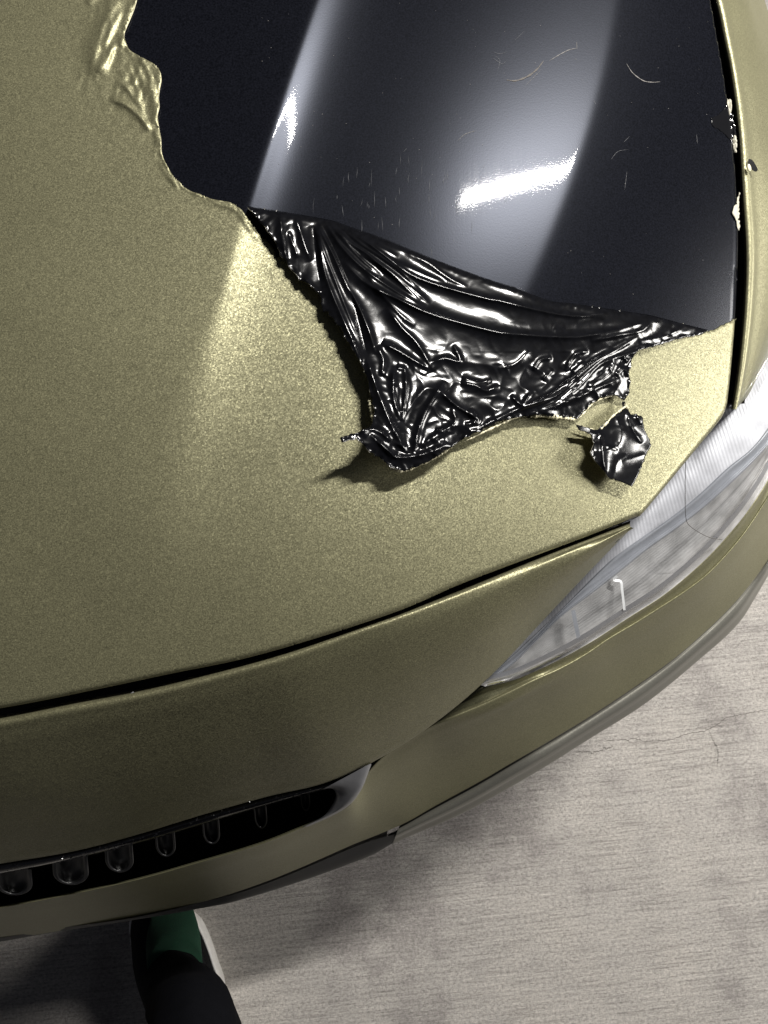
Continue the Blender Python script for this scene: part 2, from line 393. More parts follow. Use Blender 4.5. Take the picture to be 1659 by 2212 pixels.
# creases where the gold film puckers beside the tear (top left)
PUCK = [([(250, -10), (225, 60), (205, 110), (215, 170)], 16, 0.0035), ([(262, 20), (240, 70), (222, 105)], 6, 0.002),
        ([(272, 78), (240, 110), (215, 160)], 8, 0.0028), ([(205, -10), (190, 10)], 6, 0.0015),
        ([(288, 125), (305, 165), (318, 210)], 5, 0.0013), ([(278, 135), (292, 180), (305, 225)], 5, 0.0014), ([(300, 120), (322, 160), (330, 200)], 5, 0.0014),
        ([(255, 175), (285, 200), (310, 235)], 5, 0.0013), ([(238, 212), (275, 228), (305, 255), (325, 285)], 6, 0.0034),
        ([(318, 175), (330, 210), (335, 270)], 7, 0.0020), ([(268, 180), (290, 215), (315, 250)], 4, 0.0011)]
def place_gold(x, y, d):
    e, *_ = seg_dist(x, y, hood_edge, closed=False)
    t, _, _, a = seg_dist(x, y, hole_edge_vis, closed=False)
    curl = np.exp(-(t / 4.0) ** 2) * (0.0007 + 0.0008 * vnoise(x / 7, y / 7, 3)) * (x < 560)
    bead = np.exp(-((t - 9) / 4.5) ** 2) * 0.0007 * (0.6 + vnoise(x / 16, y / 16, 5)) * (x < 560)
    z = strokes(x, y, PUCK, 1.8, 1.15) * .62
    far = np.exp(-(((x - 280) / 90) ** 2 + ((y - 120) / 130) ** 2)); z += far * 0.0006 * (1 - np.abs(vnoise(x / 17 + y / 60, y / 34, 8)) * 2.2)
    z = z * (y > -60) + curl + bead
    p = on_hood(x, y, 0.0007 + z * (1 - np.clip(1 - e / 12, 0, 1))); p[:, 2] -= roll(e); return p
gold_out = hood_out
V, Fa, uv, nm = sheet([gold_out, hole], 3.6, place_gold, skirt=0.0006)
mi = [0] * nm + [1] * (len(Fa) - nm)
wrap = link('vinyl_wrap', mesh_from('vinyl_wrap', V, Fa, uv=uv, midx=mi), [M['gold'], M['film_edge']], hood)
wrap['label'] = 'gold satin wrap film with torn curled edge'

# --- the flap peeled back over the gold film
FL_FOLD = [(536, 445), (605, 456), (659, 465), (717, 476), (752, 488), (824, 513), (896, 542), (968, 571), (1062, 605), (1115, 621), (1187, 649), (1235, 655), (1315, 667), (1395, 679), (1415, 683), (1475, 699), (1531, 713)]
FL_RIM = [(1515, 723), (1455, 735), (1415, 747), (1379, 757), (1367, 773), (1359, 801), (1363, 825), (1357, 853), (1349, 865), (1327, 853), (1295, 861), (1275, 873), (1259, 893), (1247, 905), (1211, 901), (1163, 897), (1103, 903), (1062, 920), (1022, 938), (983, 960), (940, 989), (904, 1007), (868, 1017), (842, 1010), (824, 992), (799, 978), (788, 963), (770, 947), (738, 956), (734, 945), (770, 935), (803, 917), (808, 884), (799, 848), (790, 812), (778, 780), (756, 747), (738, 715), (716, 686), (695, 666), (693, 643), (670, 618), (644, 600), (623, 576), (610, 557), (595, 523), (576, 497), (555, 472), (530, 443)]
flap_poly = np.vstack([smooth_line(FL_FOLD, 120), jag(FL_RIM, 6, 1.3, 11, closed=False)[:-1]])
def c3(*p): return [(464.5 + .36 * a, 398.2 + .36 * b_) for a, b_ in p]
def c4(*p): return [(995.4 + .4 * a, 597.2 + .4 * b_) for a, b_ in p]
FOLDS = [
 (c3((600, 250), (625, 360), (660, 540), (720, 700), (790, 860), (850, 1000), (900, 1150)), 7, .0042),
 (c3((620, 250), (700, 400), (790, 600), (870, 750), (930, 900), (965, 1020)), 6, .0042),
 (c3((640, 240), (760, 500), (830, 700), (880, 900), (930, 1100)), 5, -.0022),
 (c3((655, 215), (740, 350), (850, 470), (980, 570), (1120, 660), (1260, 740)), 7, .0034),
 (c3((700, 225), (800, 340), (930, 430), (1060, 540), (1230, 700)), 5, .0030),
 (c3((745, 245), (900, 340), (1050, 450), (1180, 545), (1350, 610), (1659, 695)) + c4((200, 130), (430, 185), (640, 215), (850, 190)), 6, .0040),
 (c3((1150, 400), (1280, 470), (1400, 560), (1520, 620)), 5, .0020), (c3((1100, 470), (1250, 540), (1380, 590)), 5, .0018),
 (c3((770, 460), (900, 590), (1100, 690), (1300, 780), (1659, 880)) + c4((300, 312), (600, 327), (850, 290), (1060, 222)), 8, .0048),
 (c3((880, 420), (1050, 520), (1200, 640), (1290, 720)), 5, .0022),
 (c3((390, 170), (405, 330), (440, 500)), 6, .0028), (c3((480, 180), (530, 340), (575, 460)), 6, .0028), (c3((440, 280), (495, 440)), 4, .0016),
 (c3((530, 560), (570, 600), (630, 660)), 4, .002), (c3((590, 250), (610, 450), (640, 640)), 9, -.0030),
 (c3((1030, 740), (1120, 860), (1200, 940), (1260, 1030), (1310, 1120)), 7, .0034),
 (c3((1000, 950), (1100, 1000), (1200, 1060), (1290, 1110)), 6, .0038), (c3((1290, 1070), (1380, 1045), (1470, 1060), (1430, 960)), 4, .0026),
 (c3((1075, 1090), (1070, 1250), (1110, 1420)), 5, .0034), (c3((1145, 1100), (1145, 1250), (1120, 1420)), 5, .0030), (c3((1090, 1100), (1150, 1110)), 5, .002),
 (c3((1350, 1240), (1450, 1330), (1560, 1400), (1545, 1440)), 5, .0030), (c3((900, 1000), (960, 1200), (1040, 1400), (1100, 1520), (1150, 1620)), 9, .0050),
 (c3((1380, 1180), (1270, 1350), (1220, 1480), (1190, 1620)), 6, .0040), (c3((970, 970), (1010, 1050), (1000, 1150)), 5, .003),
 (c3((1420, 1340), (1440, 1430), (1330, 1500), (1230, 1580)), 6, .0030), (c3((1320, 1480), (1370, 1490), (1300, 1540)), 4, .002),
 (c3((930, 1500), (1040, 1600), (1100, 1640), (1250, 1620), (1400, 1560)), 6, .0045), (c3((860, 1490), (960, 1470), (1060, 1540)), 6, .004),
 (c3((1480, 1160), (1590, 1190), (1659, 1170)), 5, .0024),
 (c4((0, 575), (80, 590), (140, 615), (210, 590)), 4, .0030), (c4((390, 510), (430, 452), (495, 440)), 4, .0030), (c4((500, 500), (440, 560)), 4, .002),
 (c4((560, 510), (620, 420), (690, 405)), 4, .0032), (c4((670, 460), (600, 520)), 4, .002), (c4((270, 640), (330, 690), (385, 620)), 4, .0028),
 (c4((20, 800), (95, 780), (45, 715)), 4, .0024), (c4((200, 500), (300, 470), (370, 400)), 5, .0022), (c3((680, 215), (770, 330), (880, 450), (1000, 550)), 3.5, .0018), (c3((610, 255), (660, 420), (730, 600), (810, 800), (880, 960)), 3.5, .0018), (c3((720, 225), (860, 345), (1000, 440), (1120, 530), (1230, 640)), 3.5, .0018), (c3((800, 265), (950, 350), (1100, 440)), 3.5, .0015), (c3((900, 520), (1000, 660), (1120, 790), (1200, 850)), 6, .0018),
 (c4((815, 380), (650, 520), (450, 660), (300, 722), (100, 820), (0, 880)), 6, .0040),
 (c4((980, 310), (850, 390), (700, 480), (520, 640), (330, 705)), 5, .0034),
 (c4((1100, 360), (900, 420), (760, 470), (640, 590), (520, 690)), 5, .0034), (c4((880, 540), (700, 620), (540, 690), (420, 730)), 6, .0036),
 (c4((1040, 225), (980, 290), (840, 320), (700, 350)), 5, .0030), (c4((1200, 280), (1080, 330), (960, 350)), 4, .0020), (c4((830, 440), (800, 520), (690, 600)), 5, .003),
 (c4((560, 290), (500, 285)), 5, .0012), (c4((840, 540), (880, 500), (915, 540)), 5, .003), (c4((880, 440), (905, 460)), 5, .003)]
LIFT = [((540, 447), 4), ((560, 455), 6), ((583, 495), 8), ((700, 480), 3), ((1000, 590), 3.5), ((1250, 665), 2.5), ((1500, 708), .8), ((1531, 714), .4), ((615, 560), 5), ((690, 650), 7), ((740, 720), 9), ((790, 820), 11), ((800, 900), 15), ((734, 948), 30), ((770, 942), 25), ((842, 1008), 15), ((900, 1005), 12),
        ((1022, 935), 9), ((1160, 895), 9), ((1250, 900), 7), ((1355, 850), 6), ((1367, 775), 4), ((1455, 733), 2.2), ((900, 750), 7), ((1050, 800), 6), ((1200, 780), 5), ((900, 900), 11), ((1000, 650), 5), ((800, 600), 6)]
def lift_field(x, y, pts):
    n = np.zeros_like(x); s = np.zeros_like(x)
    for (a, b_), v in pts:
        w_ = 1 / (((x - a) ** 2 + (y - b_) ** 2) / 900 + 1) ** 1.6; n += w_ * v; s += w_
    return n / s * 0.001
def crumple(x, y, seed=0):
    u = x + 6 * vnoise(x / 40, y / 40, seed + 1); v = y + 6 * vnoise(x / 40, y / 40, seed + 2)
    a = np.abs(vnoise(u / 52 + v / 100, v / 46 - u / 120, seed + 3)); b_ = np.abs(vnoise(u / 25 - v / 50, v / 24, seed + 4)); c = vnoise(u / 9, v / 9, seed + 5)
    return 1.0 * (0.35 - a) + 0.34 * (0.35 - b_) + 0.02 * c
fold_curve = smooth_line(FL_FOLD, 60)
def place_flap(x, y, d):
    f, *_ = seg_dist(x, y, fold_curve, closed=False)
    h = lift_field(x, y, LIFT)
    bend = np.sqrt(np.clip(1 - np.clip(1 - f / 14, 0, 1) ** 2, 0, 1))
    loose = 1 / (1 + np.exp(-((y - 800 + (x - 800) * 0.13) / 40))); loose = np.maximum(loose, 0.75 / (1 + np.exp(-((x + y * .6 - 1790) / 40))))
    wr = strokes(x, y, FOLDS, 1.0, 1.25) * 0.82
    cr = crumple(x, y, 2) * 0.0018 * (0.06 + 0.94 * loose)
    fan = 0.0004 * vnoise((x - 690) / (np.abs(y - 440) * .16 + 8), (y - 440) / 90, 12) * (1 - loose)
    near = np.clip(f / 22, 0, 1) ** 0.7; rim = np.exp(-d / 5) * 0.0012 * vnoise(x / 9, y / 9, 21)
    return on_hood(x, y, 0.0012 + h * bend * (1 + 0.0 * near) + (wr + cr + fan) * (0.15 + 0.85 * near) + rim)
V, Fa, uv, nm = sheet([flap_poly], 2.2, place_flap, skirt=0.0)
flap = link('torn_flap', mesh_from('torn_flap', V, Fa, uv=uv), M['black_film'], hood)
flap['label'] = 'glossy black underside of the peeled-back wrap, wrinkled and folded'
so = flap.modifiers.new('thickness', 'SOLIDIFY'); so.thickness = 0.00035; so.offset = -1; so.material_offset = 1; so.material_offset_rim = 1
flap.data.materials.append(M['film_under'])

# --- dangling scrap
SCRAP = [(1349, 867), (1356, 881), (1363, 895), (1375, 893), (1389, 901), (1391, 925), (1399, 941), (1407, 961), (1397, 981), (1379, 1025), (1365, 1051), (1347, 1043), (1315, 1033), (1307, 1021), (1283, 993), (1275, 977), (1283, 957), (1275, 937), (1251, 929), (1243, 915), (1267, 923), (1291, 928), (1307, 913), (1328, 893), (1346, 880), (1343, 868)]
scrap_poly = jag(SCRAP, 5, 0.9, 31)
SL = [((1349, 867), 6), ((1355, 885), 6), ((1389, 905), 10), ((1405, 960), 8), ((1365, 1050), 14), ((1310, 1022), 13), ((1278, 980), 17), ((1245, 918), 12), ((1300, 925), 7), ((1340, 960), 11)]
SF = [(c4((760, 830), (765, 920), (770, 1000), (785, 1060)), 4, .0060), (c4((700, 850), (760, 850)), 4, .003), (c4((760, 910), (800, 920), (850, 940)), 3.5, .0025), (c4((770, 950), (810, 935), (860, 900)), 3.5, .002),
      (c4((900, 740), (930, 830), (980, 900)), 5, .0040), (c4((950, 750), (975, 800)), 4, .003), (c4((840, 760), (870, 850), (850, 930)), 5, .0025), (c4((870, 1000), (1000, 960)), 5, .0015), (c4((720, 870), (715, 990)), 5, -.0030),
      (c4((830, 1060), (850, 1000), (900, 960)), 5, .0014)]
def place_scrap(x, y, d):
    return on_hood(x, y, lift_field(x, y, SL) + .42 * strokes(x, y, SF, 1.1, 1.2) + crumple(x, y, 9) * 0.0006)
V, Fa, uv, nm = sheet([scrap_poly], 1.8, place_scrap)
scrap = link('hanging_scrap', mesh_from('hanging_scrap', V, Fa, uv=uv), M['black_film'], hood)
scrap['label'] = 'small black scrap of film hanging by a thread from the flap'
so = scrap.modifiers.new('thickness', 'SOLIDIFY'); so.thickness = 0.0004; so.offset = -1; so.material_offset = 1; so.material_offset_rim = 1
scrap.data.materials.append(M['film_under'])
# pale gold rims where the film's face side curls into view
def tube(name, pts, rad, mat, parent, seg=7):
    P = np.asarray(pts, float); n = len(P); T = np.gradient(P, axis=0); T /= np.linalg.norm(T, axis=1, keepdims=True) + 1e-12
    up = np.array([0, 0, 1.0]); A = np.cross(T, up); A /= np.linalg.norm(A, axis=1, keepdims=True) + 1e-9; B = np.cross(A, T)
    rad = np.asarray(rad) * np.ones(n); V = []
    for k in range(seg):
        a = 2 * math.pi * k / seg; V.append(P + (A * math.cos(a) + B * math.sin(a)) * rad[:, None])
    V = np.array(V).transpose(1, 0, 2).reshape(-1, 3)
    Fa = [(i * seg + k, i * seg + (k + 1) % seg, (i + 1) * seg + (k + 1) % seg, (i + 1) * seg + k) for i in range(n - 1) for k in range(seg)]
    Fa += [tuple(range(seg))[::-1], tuple((n - 1) * seg + k for k in range(seg))]
    return link(name, mesh_from(name, V, Fa), mat, parent)
def rim_strip(pts, liftv, wd, seed):
    q = smooth_line(pts, 60); r = np.random.default_rng(seed)
    w_ = wd * (0.35 + 0.65 * np.abs(np.convolve(r.normal(0, 1, 60), np.ones(5) / 5, 'same') * 1.6).clip(0, 1)) * np.clip(np.minimum(np.arange(60), np.arange(59, -1, -1)) / 8, .15, 1)
    c = on_hood(q[:, 0], q[:, 1], liftv - 0.0012 + 0 * q[:, 0]); return tube('curled_rim', c, w_, M['film_edge'], hood)
rim_strip([(1003, 954), (1035, 938), (1103, 906), (1135, 899)], 0.009, 0.0011, 1)
rim_strip([(1145, 901), (1163, 898), (1190, 899), (1211, 902), (1245, 907)], 0.0085, 0.0022, 2)
rim_strip([(1247, 906), (1260, 893), (1277, 874), (1297, 862), (1325, 855)], 0.007, 0.0008, 3)
rim_strip([(1350, 866), (1352, 876), (1340, 886), (1322, 900), (1308, 916), (1292, 929), (1268, 925), (1244, 915)], 0.009, 0.0010, 4)
rim_strip([(1349, 872), (1356, 884)], 0.008, 0.0014, 5)
rim_strip([(797, 860), (802, 885), (806, 912)], 0.014, 0.0013, 6)
rim_strip([(828, 1000), (848, 1012), (870, 1018), (900, 1009)], 0.012, 0.0012, 7)
rim_strip([(905, 1006), (945, 986), (985, 958)], 0.010, 0.0009, 8)

# --- scraps and marks on the bared bonnet
def small_patch(name, poly, lift, mat, seed, step=2.0, amp=1.0):
    V, Fa, uv, nm = sheet([jag(poly, 4, amp, seed)], step, lambda x, y, d: place_on(x, y, lift + (0.0004 if lift > .0005 else 0) * vnoise(x / 6, y / 6, seed)), skirt=0.0003)
    return link(name, mesh_from(name, V, Fa, uv=uv), mat, hood)
def place_on(x, y, l):
    e, *_ = seg_dist(x, y, hood_edge, closed=False)
    p = on_hood(x, y, l); p[:, 2] -= roll(e); return p
def c2(*p): return [(829.5 + .5 * a, .5 * b_) for a, b_ in p]
for i, p in enumerate([c2((1488, 415), (1500, 425), (1505, 470), (1498, 490), (1490, 460), (1484, 440)), c2((1512, 575), (1524, 590), (1526, 655), (1518, 650), (1512, 610)),
                       c2((1530, 850), (1538, 825), (1542, 990), (1530, 985), (1520, 950), (1506, 925), (1512, 890), (1528, 880))]):
    o = small_patch('film_residue', p, 0.0012, M['film_under'], 40 + i)
o = small_patch('bare_patch', c2((1462, 480), (1485, 432), (1500, 470), (1520, 540), (1524, 640), (1490, 600), (1448, 560), (1420, 545), (1410, 510), (1440, 500)), 0.0003, M['gloss_black'], 50)
M['dust'] = simple('dust_mark', (0.2, 0.19, 0.18), 0.8); M['dust2'] = simple('tan_scuff', (0.10, 0.09, 0.08), 0.75); M['scratch'] = simple('fine_scratch', (0.07, 0.072, 0.08), 0.6)
def mark(pts, wd, mat, name='scratch'):
    q = smooth_line(pts, 40) if len(pts) > 2 else np.linspace(pts[0], pts[1], 40)
    p = on_hood(q[:, 0], q[:, 1], 0.00025 + 0 * q[:, 0]); t = np.linspace(0, 1, 40); w_ = .55 * wd * np.sin(math.pi * t).clip(0.1, 1) ** .5 * (.6 + .4 * np.sin(t * 37 + wd * 9e4) * np.sin(t * 71))
    return ribbon(p, w_, hood, name, mat)
mark(c2((530, 345), (570, 348), (620, 330), (660, 300), (690, 262)), 0.0030, M['dust2'], 'scuff')
mark(c2((715, 262), (760, 235), (800, 215), (835, 208)), 0.0011, M['dust'], 'scuff')
mark(c2((832, 180), (834, 212)), 0.0006, M['dust'], 'scuff')
mark(c2((1048, 275), (1075, 315), (1120, 348), (1160, 355), (1193, 353)), 0.0012, M['dust'], 'scuff')
mark(c2((612, 370), (640, 340), (680, 300)), 0.0004, M['dust'])
mark(c2((320, 606), (350, 580), (400, 563)), 0.0006, M['dust'])
for q in [((475, 225), (500, 232), (530, 225)), ((480, 240), (500, 262), (490, 305)), ((470, 250), (510, 275), (530, 260)), ((565, 175), (585, 155), (608, 133)), ((425, 725), (436, 710)), ((980, 690), (1010, 655), (1055, 645)), ((1050, 740), (1045, 780), (1040, 820)), ((1060, 590), (1035, 615)), ((85, 655), (100, 640)), ((905, 430), (915, 450)), ((1350, 580), (1355, 620))]:
    mark(c2(*q), 0.00045, M['scratch'])
rs = np.random.default_rng(5)
Vs = []; Fs = []
for i in range(40):    # fine polishing scratches, mostly fore and aft
    x0 = rs.normal(860, 110) if i < 100 else rs.uniform(600, 1560); y0 = rs.normal(440, 60) if i < 100 else rs.uniform(40, 620)
    if y0 > 470 + (x0 - 700) * .3: continue
    ln = rs.uniform(10, 42); an = math.radians(rs.normal(92, 6) - (x0 - 860) * 0.02)
    q = np.array([[x0, y0], [x0 + ln * math.cos(an) * .5 + rs.normal(0, 1), y0 + ln * math.sin(an) * .5], [x0 + ln * math.cos(an), y0 + ln * math.sin(an)]])
    p = on_hood(q[:, 0], q[:, 1], 0.00022 + np.zeros(3)); b0 = len(Vs); wv = rs.uniform(.00006, .00014)
    Vs += [p[0], p[1] - [wv, 0, 0], p[1] + [wv, 0, 0], p[2]]; Fs += [(b0, b0 + 1, b0 + 2), (b0 + 1, b0 + 3, b0 + 2)]
o = link('fine_scratches', mesh_from('fine_scratches', Vs, Fs), M['scratch'], hood); o['kind'] = 'stuff'
Vs = []; Fs = []
for i in range(120):   # dust specks
    x0, y0 = rs.uniform(560, 1580), rs.uniform(0, 660)
    if y0 > 440 + (x0 - 600) * .27 : continue
    p = on_hood(np.array([x0]), np.array([y0]), np.array([0.0003]))[0]; s = rs.uniform(.00012, .0003); b0 = len(Vs)
    Vs += [p + [s * math.cos(a), s * math.sin(a), 0] for a in (0, 2.1, 4.2)]; Fs += [(b0, b0 + 1, b0 + 2)]
o = link('dust_specks', mesh_from('dust_specks', Vs, Fs), M['dust'], hood); o['kind'] = 'stuff'

# ================================================================== panels in front of and beside the bonnet
def hz(k, dz=0.0, dx=0, dy=0):
    K = np.array(k, float); z = hoodz(K[:, 0], K[:, 1]) + dz
    return [(a + dx, b_ + dy, c) for (a, b_), c in zip(K, z)]
NOSE_TOP = [(-260, 1598), (0, 1555), (156, 1524), (312, 1495), (468, 1456), (624, 1412), (780, 1357), (863, 1329), (995, 1279), (1135, 1221), (1235, 1181), (1361, 1134)]
NOSE_BOT = [(-260, 1905, .585), (0, 1864, .59), (156, 1838, .59), (312, 1797, .592), (520, 1734, .595), (728, 1682, .60), (796, 1654, .605), (900, 1583, .615), (995, 1519, .63), (1075, 1443, .645), (1195, 1315, .665), (1303, 1201, .69), (1364, 1139, .70)]
NOSE_BOT = drop(NOSE_BOT)
nt_ = hz(NOSE_TOP, -0.006)
nose_rows = [[(a, b_ - 9, c - 0.016) for a, b_, c in nt_], [(a, b_ - 4, c - 0.0042) for a, b_, c in nt_], [(a, b_ - 1, c - 0.0012) for a, b_, c in nt_], [(a, b_ + 4, c) for a, b_, c in nt_]]
T = spline([(a, b_ + 4, c) for a, b_, c in nt_], 14); Bt = spline(NOSE_BOT, 14)
def between(f, bulge): 
    q = T * (1 - f) + Bt * f; q[:, 2] += bulge; return [tuple(v) for v in q]
nose_rows += [between(.08, .0075), between(.25, .017), between(.5, .025), between(.75, .021), between(.93, .008), between(1.0, 0.0)]
nose_rows += [[(a, b_ + 2, c - .012) for a, b_, c in nose_rows[-1]]]
nose = loft('nose_panel', nose_rows, M['gold'], car, n=220, m=5)
# channel under the gap
ch = hz(HOOD_FRONT[:-1] + [(1335, 1131)], -0.020)
loft('gap_seal', [[(a, b_ - 22, c + 0.004) for a, b_, c in ch], [(a, b_ + 2, c - .014) for a, b_, c in ch], [(a + 3, b_ + 14, c - .014) for a, b_, c in ch], [(a + 3, b_ + 38, c - .012) for a, b_, c in ch]], M['rubber'], car, n=120, m=3)
# crumbs of black film along the gap
for (a, b_) in [(1070, 1433)]: pass
# fender
FEN_L = [(1583, 884), (1592, 830), (1601, 757), (1609, 660), (1612, 550), (1605, 425), (1595, 280), (1580, 165), (1563, 80), (1546, 0), (1500, -170), (1445, -400)]
fl = hz(FEN_L, -0.004)
FEN_C = [(1590, 882), (1612, 845), (1634, 760), (1652, 640), (1660, 520), (1655, 400), (1640, 270), (1624, 180), (1606, 70), (1592, 0), (1550, -150), (1495, -380)]
fc = [(a, b_, c) for (a, b_), c in zip(FEN_C, [k[2] - .010 for k in fl])]
FEN_O = [(1592, 879), (1622, 838), (1668, 762), (1720, 640), (1740, 520), (1735, 400), (1715, 260), (1684, 150), (1645, 50), (1625, -10), (1585, -150), (1530, -380)]
fo = [(a, b_, c) for (a, b_), c in zip(FEN_O, [k[2] - .055 for k in fl])]
frows = [[(a - 4, b_, c - .014) for a, b_, c in fl], [(a - 2, b_, c - .003) for a, b_, c in fl], [(a + 1, b_, c) for a, b_, c in fl], [(a + 6, b_, c + .0008) for a, b_, c in fl],
         [(0.5 * (p[0] + q[0]) + 2, .5 * (p[1] + q[1]), .5 * (p[2] + q[2]) + .001) for p, q in zip(fl, fc)], fc, fo, [(a + 25, b_ + 5, c - .12) for a, b_, c in fo], [(a + 20, b_ + 20, c - .30) for a, b_, c in fo]]
fender = loft('fender', frows, M['gold_fine'], car, n=160, m=4)
ch = hz([(1572, 872)] + HOOD_SIDE[5:], -0.020)
loft('gap_seal', [[(a - 25, b_, c + .004) for a, b_, c in ch], [(a - 2, b_, c - .012) for a, b_, c in ch], [(a + 16, b_, c - .012) for a, b_, c in ch], [(a + 36, b_, c - .004) for a, b_, c in ch]], M['rubber'], car, n=100, m=3)

# hole torn in the fender film
def fz(px, py):
    K = np.array(fl); return np.interp(py, K[::-1, 1], K[::-1, 2]) - 0.0025
th = np.linspace(0, 2 * math.pi, 20, endpoint=False)
hx = 1625.5 + 10 * np.cos(th) * (1 + .12 * np.sin(3 * th)) + 3.5 * np.sin(th); hy = 357 + 13 * np.sin(th) + 5 * np.cos(th)
P0 = at(hx, hy, fz(hx, hy) + .0045); V = np.vstack([P0, P0.mean(0)[None]])
link('film_hole', mesh_from('film_hole', V, [(i, (i + 1) % 20, 20) for i in range(20)]), M['gloss_black'], fender)
hx2 = 1619 + 4 * np.cos(th); hy2 = 362 + 7 * np.sin(th) + 3 * np.cos(th)
P0 = at(hx2, hy2, fz(hx2, hy2) + .0058); V = np.vstack([P0, P0.mean(0)[None] + [0, 0, .0003]])
link('film_tongue', mesh_from('film_tongue', V, [(i, (i + 1) % 20, 20) for i in range(20)]), M['film_edge'], fender)

# ================================================================== headlight
HL_UP = [(1040, 1475), (1100, 1415), (1195, 1312), (1303, 1198), (1361, 1130), (1390, 1098), (1450, 1030), (1515, 952), (1563, 893), (1590, 872), (1622, 830), (1662, 762), (1720, 640)]
HL_UPz = [.628, .638, .655, .678, .690, .694, .698, .701, .703, .703, .703, .702, .70]
HL_LO = [(1045, 1478), (1115, 1461), (1195, 1425), (1275, 1381), (1355, 1329), (1435, 1277), (1515, 1209), (1575, 1145), (1619, 1089), (1662, 1019), (1700, 930), (1735, 820), (1760, 700)]
HL_LOz = [.622, .622, .626, .630, .632, .635, .640, .645, .650, .652, .654, .656, .658]
headlight = empty('headlight', (0, 0, 0)); headlight.parent = car; headlight['label'] = 'long clear headlight with pale grey inside'
up = [(a, b_, z) for (a, b_), z in zip(HL_UP, HL_UPz)]; lo = [(a, b_, z) for (a, b_), z in zip(HL_LO, HL_LOz)]
U = spline(up, 16); Lw = spline(lo, 16)
def hrow(f, dz): 
    q = U * (1 - f) + Lw * f; q[:, 2] += dz; return [tuple(v) for v in q]
def lens_mat():
    m = bpy.data.materials.new('clear_lens'); m.use_nodes = True; nt = m.node_tree; nt.nodes.clear(); L = nt.links.new
    out = N(nt, 'ShaderNodeOutputMaterial'); mix = N(nt, 'ShaderNodeMixShader'); tr = N(nt, 'ShaderNodeBsdfTransparent'); gl = N(nt, 'ShaderNodeBsdfGlossy')
    tr.inputs[0].default_value = (.93, .94, .95, 1); gl.inputs['Roughness'].default_value = 0.07
    lw = N(nt, 'ShaderNodeLayerWeight'); lw.inputs['Blend'].default_value = .5
    pw_ = N(nt, 'ShaderNodeMath', operation='POWER'); L(lw.outputs['Facing'], pw_.inputs[0]); pw_.inputs[1].default_value = 4
    fr = N(nt, 'ShaderNodeMath', operation='MULTIPLY_ADD'); L(pw_.outputs[0], fr.inputs[0]); fr.inputs[1].default_value = .7; fr.inputs[2].default_value = .05
    c = coord(nt); n = N(nt, 'ShaderNodeTexNoise'); n.inputs['Scale'].default_value = 25; L(c, n.inputs['Vector'])
    bm = N(nt, 'ShaderNodeBump'); bm.inputs['Strength'].default_value = .15; bm.inputs['Distance'].default_value = .002; L(n.outputs['Fac'], bm.inputs['Height']); L(bm.outputs[0], gl.inputs['Normal'])
    L(fr.outputs[0], mix.inputs[0]); L(tr.outputs[0], mix.inputs[1]); L(gl.outputs[0], mix.inputs[2]); L(mix.outputs[0], out.inputs[0]); return m
M['lens'] = lens_mat()
def ribbed(name, col, rough, metal, su, sv, dist, strength, kind='lines', mottled=0.12):
    m, nt, b = nodes_of(name); L = nt.links.new
    uvn = N(nt, 'ShaderNodeTexCoord').outputs['UV']
    mp = N(nt, 'ShaderNodeMapping'); mp.inputs['Scale'].default_value = (su, sv, 1); L(uvn, mp.inputs['Vector'])
    wv = N(nt, 'ShaderNodeTexWave'); wv.inputs['Scale'].default_value = 1; wv.inputs['Distortion'].default_value = dist; wv.inputs['Detail'].default_value = 1.0; wv.inputs['Detail Scale'].default_value = 1.5
    wv.bands_direction = 'X' if kind == 'lines' else 'Y'; L(mp.outputs[0], wv.inputs['Vector'])
    bm = N(nt, 'ShaderNodeBump'); bm.inputs['Strength'].default_value = strength; bm.inputs['Distance'].default_value = .0012; L(wv.outputs['Fac'], bm.inputs['Height']); L(bm.outputs[0], b.inputs['Normal'])
    n = N(nt, 'ShaderNodeTexNoise'); n.inputs['Scale'].default_value = 60; n.inputs['Detail'].default_value = 4; L(coord(nt), n.inputs['Vector'])
    r = ramp(nt, [(.3, tuple(k * (1 - mottled * 2) for k in col)), (.7, tuple(min(1, k * (1 + mottled)) for k in col))]); L(n.outputs['Fac'], r.inputs[0]); L(r.outputs[0], b.inputs['Base Color'])
    b.inputs['Roughness'].default_value = rough; b.inputs['Metallic'].default_value = metal; return m
M['hl_up'] = ribbed('pearl_reflector', (.50, .50, .53), .45, .1, 38, 1, 0, .07)
M['hl_tube'] = ribbed('light_guide_grey', (.34, .35, .38), .25, .15, 3, 1, 0, .05, mottled=.08)
M['hl_low'] = ribbed('wavy_chrome_reflector', (.50, .49, .485), .32, .25, 45, 5.5, 2.2, .22, 'waves', mottled=.2)
C1 = [(1035, 1478), (1110, 1412), (1200, 1328), (1303, 1225), (1355, 1183), (1451, 1116), (1511, 1067), (1571, 1011), (1619, 973), (1655, 930), (1700, 860), (1745, 760)]
C2 = [(1038, 1480), (1115, 1430), (1190, 1352), (1235, 1315), (1315, 1255), (1395, 1190), (1499, 1115), (1555, 1065), (1600, 1025), (1660, 962), (1705, 900), (1755, 790)]
def zz(f, dz, k=12): 
    return [(1 - f) * np.interp(i, np.arange(13), HL_UPz) + f * np.interp(i, np.arange(13), HL_LOz) + dz for i in np.linspace(0, 12, k)]
c1 = [(a, b_, z) for (a, b_), z in zip(C1, zz(.42, -.010))]; c2_ = [(a, b_, z) for (a, b_), z in zip(C2, zz(.62, -.011))]
upi = [(a - 8, b_ - 10, z - .036 + .02 * (a < 1150)) for a, b_, z in up]; loi = [(a + 3, b_ + 5, z - .012) for a, b_, z in lo]
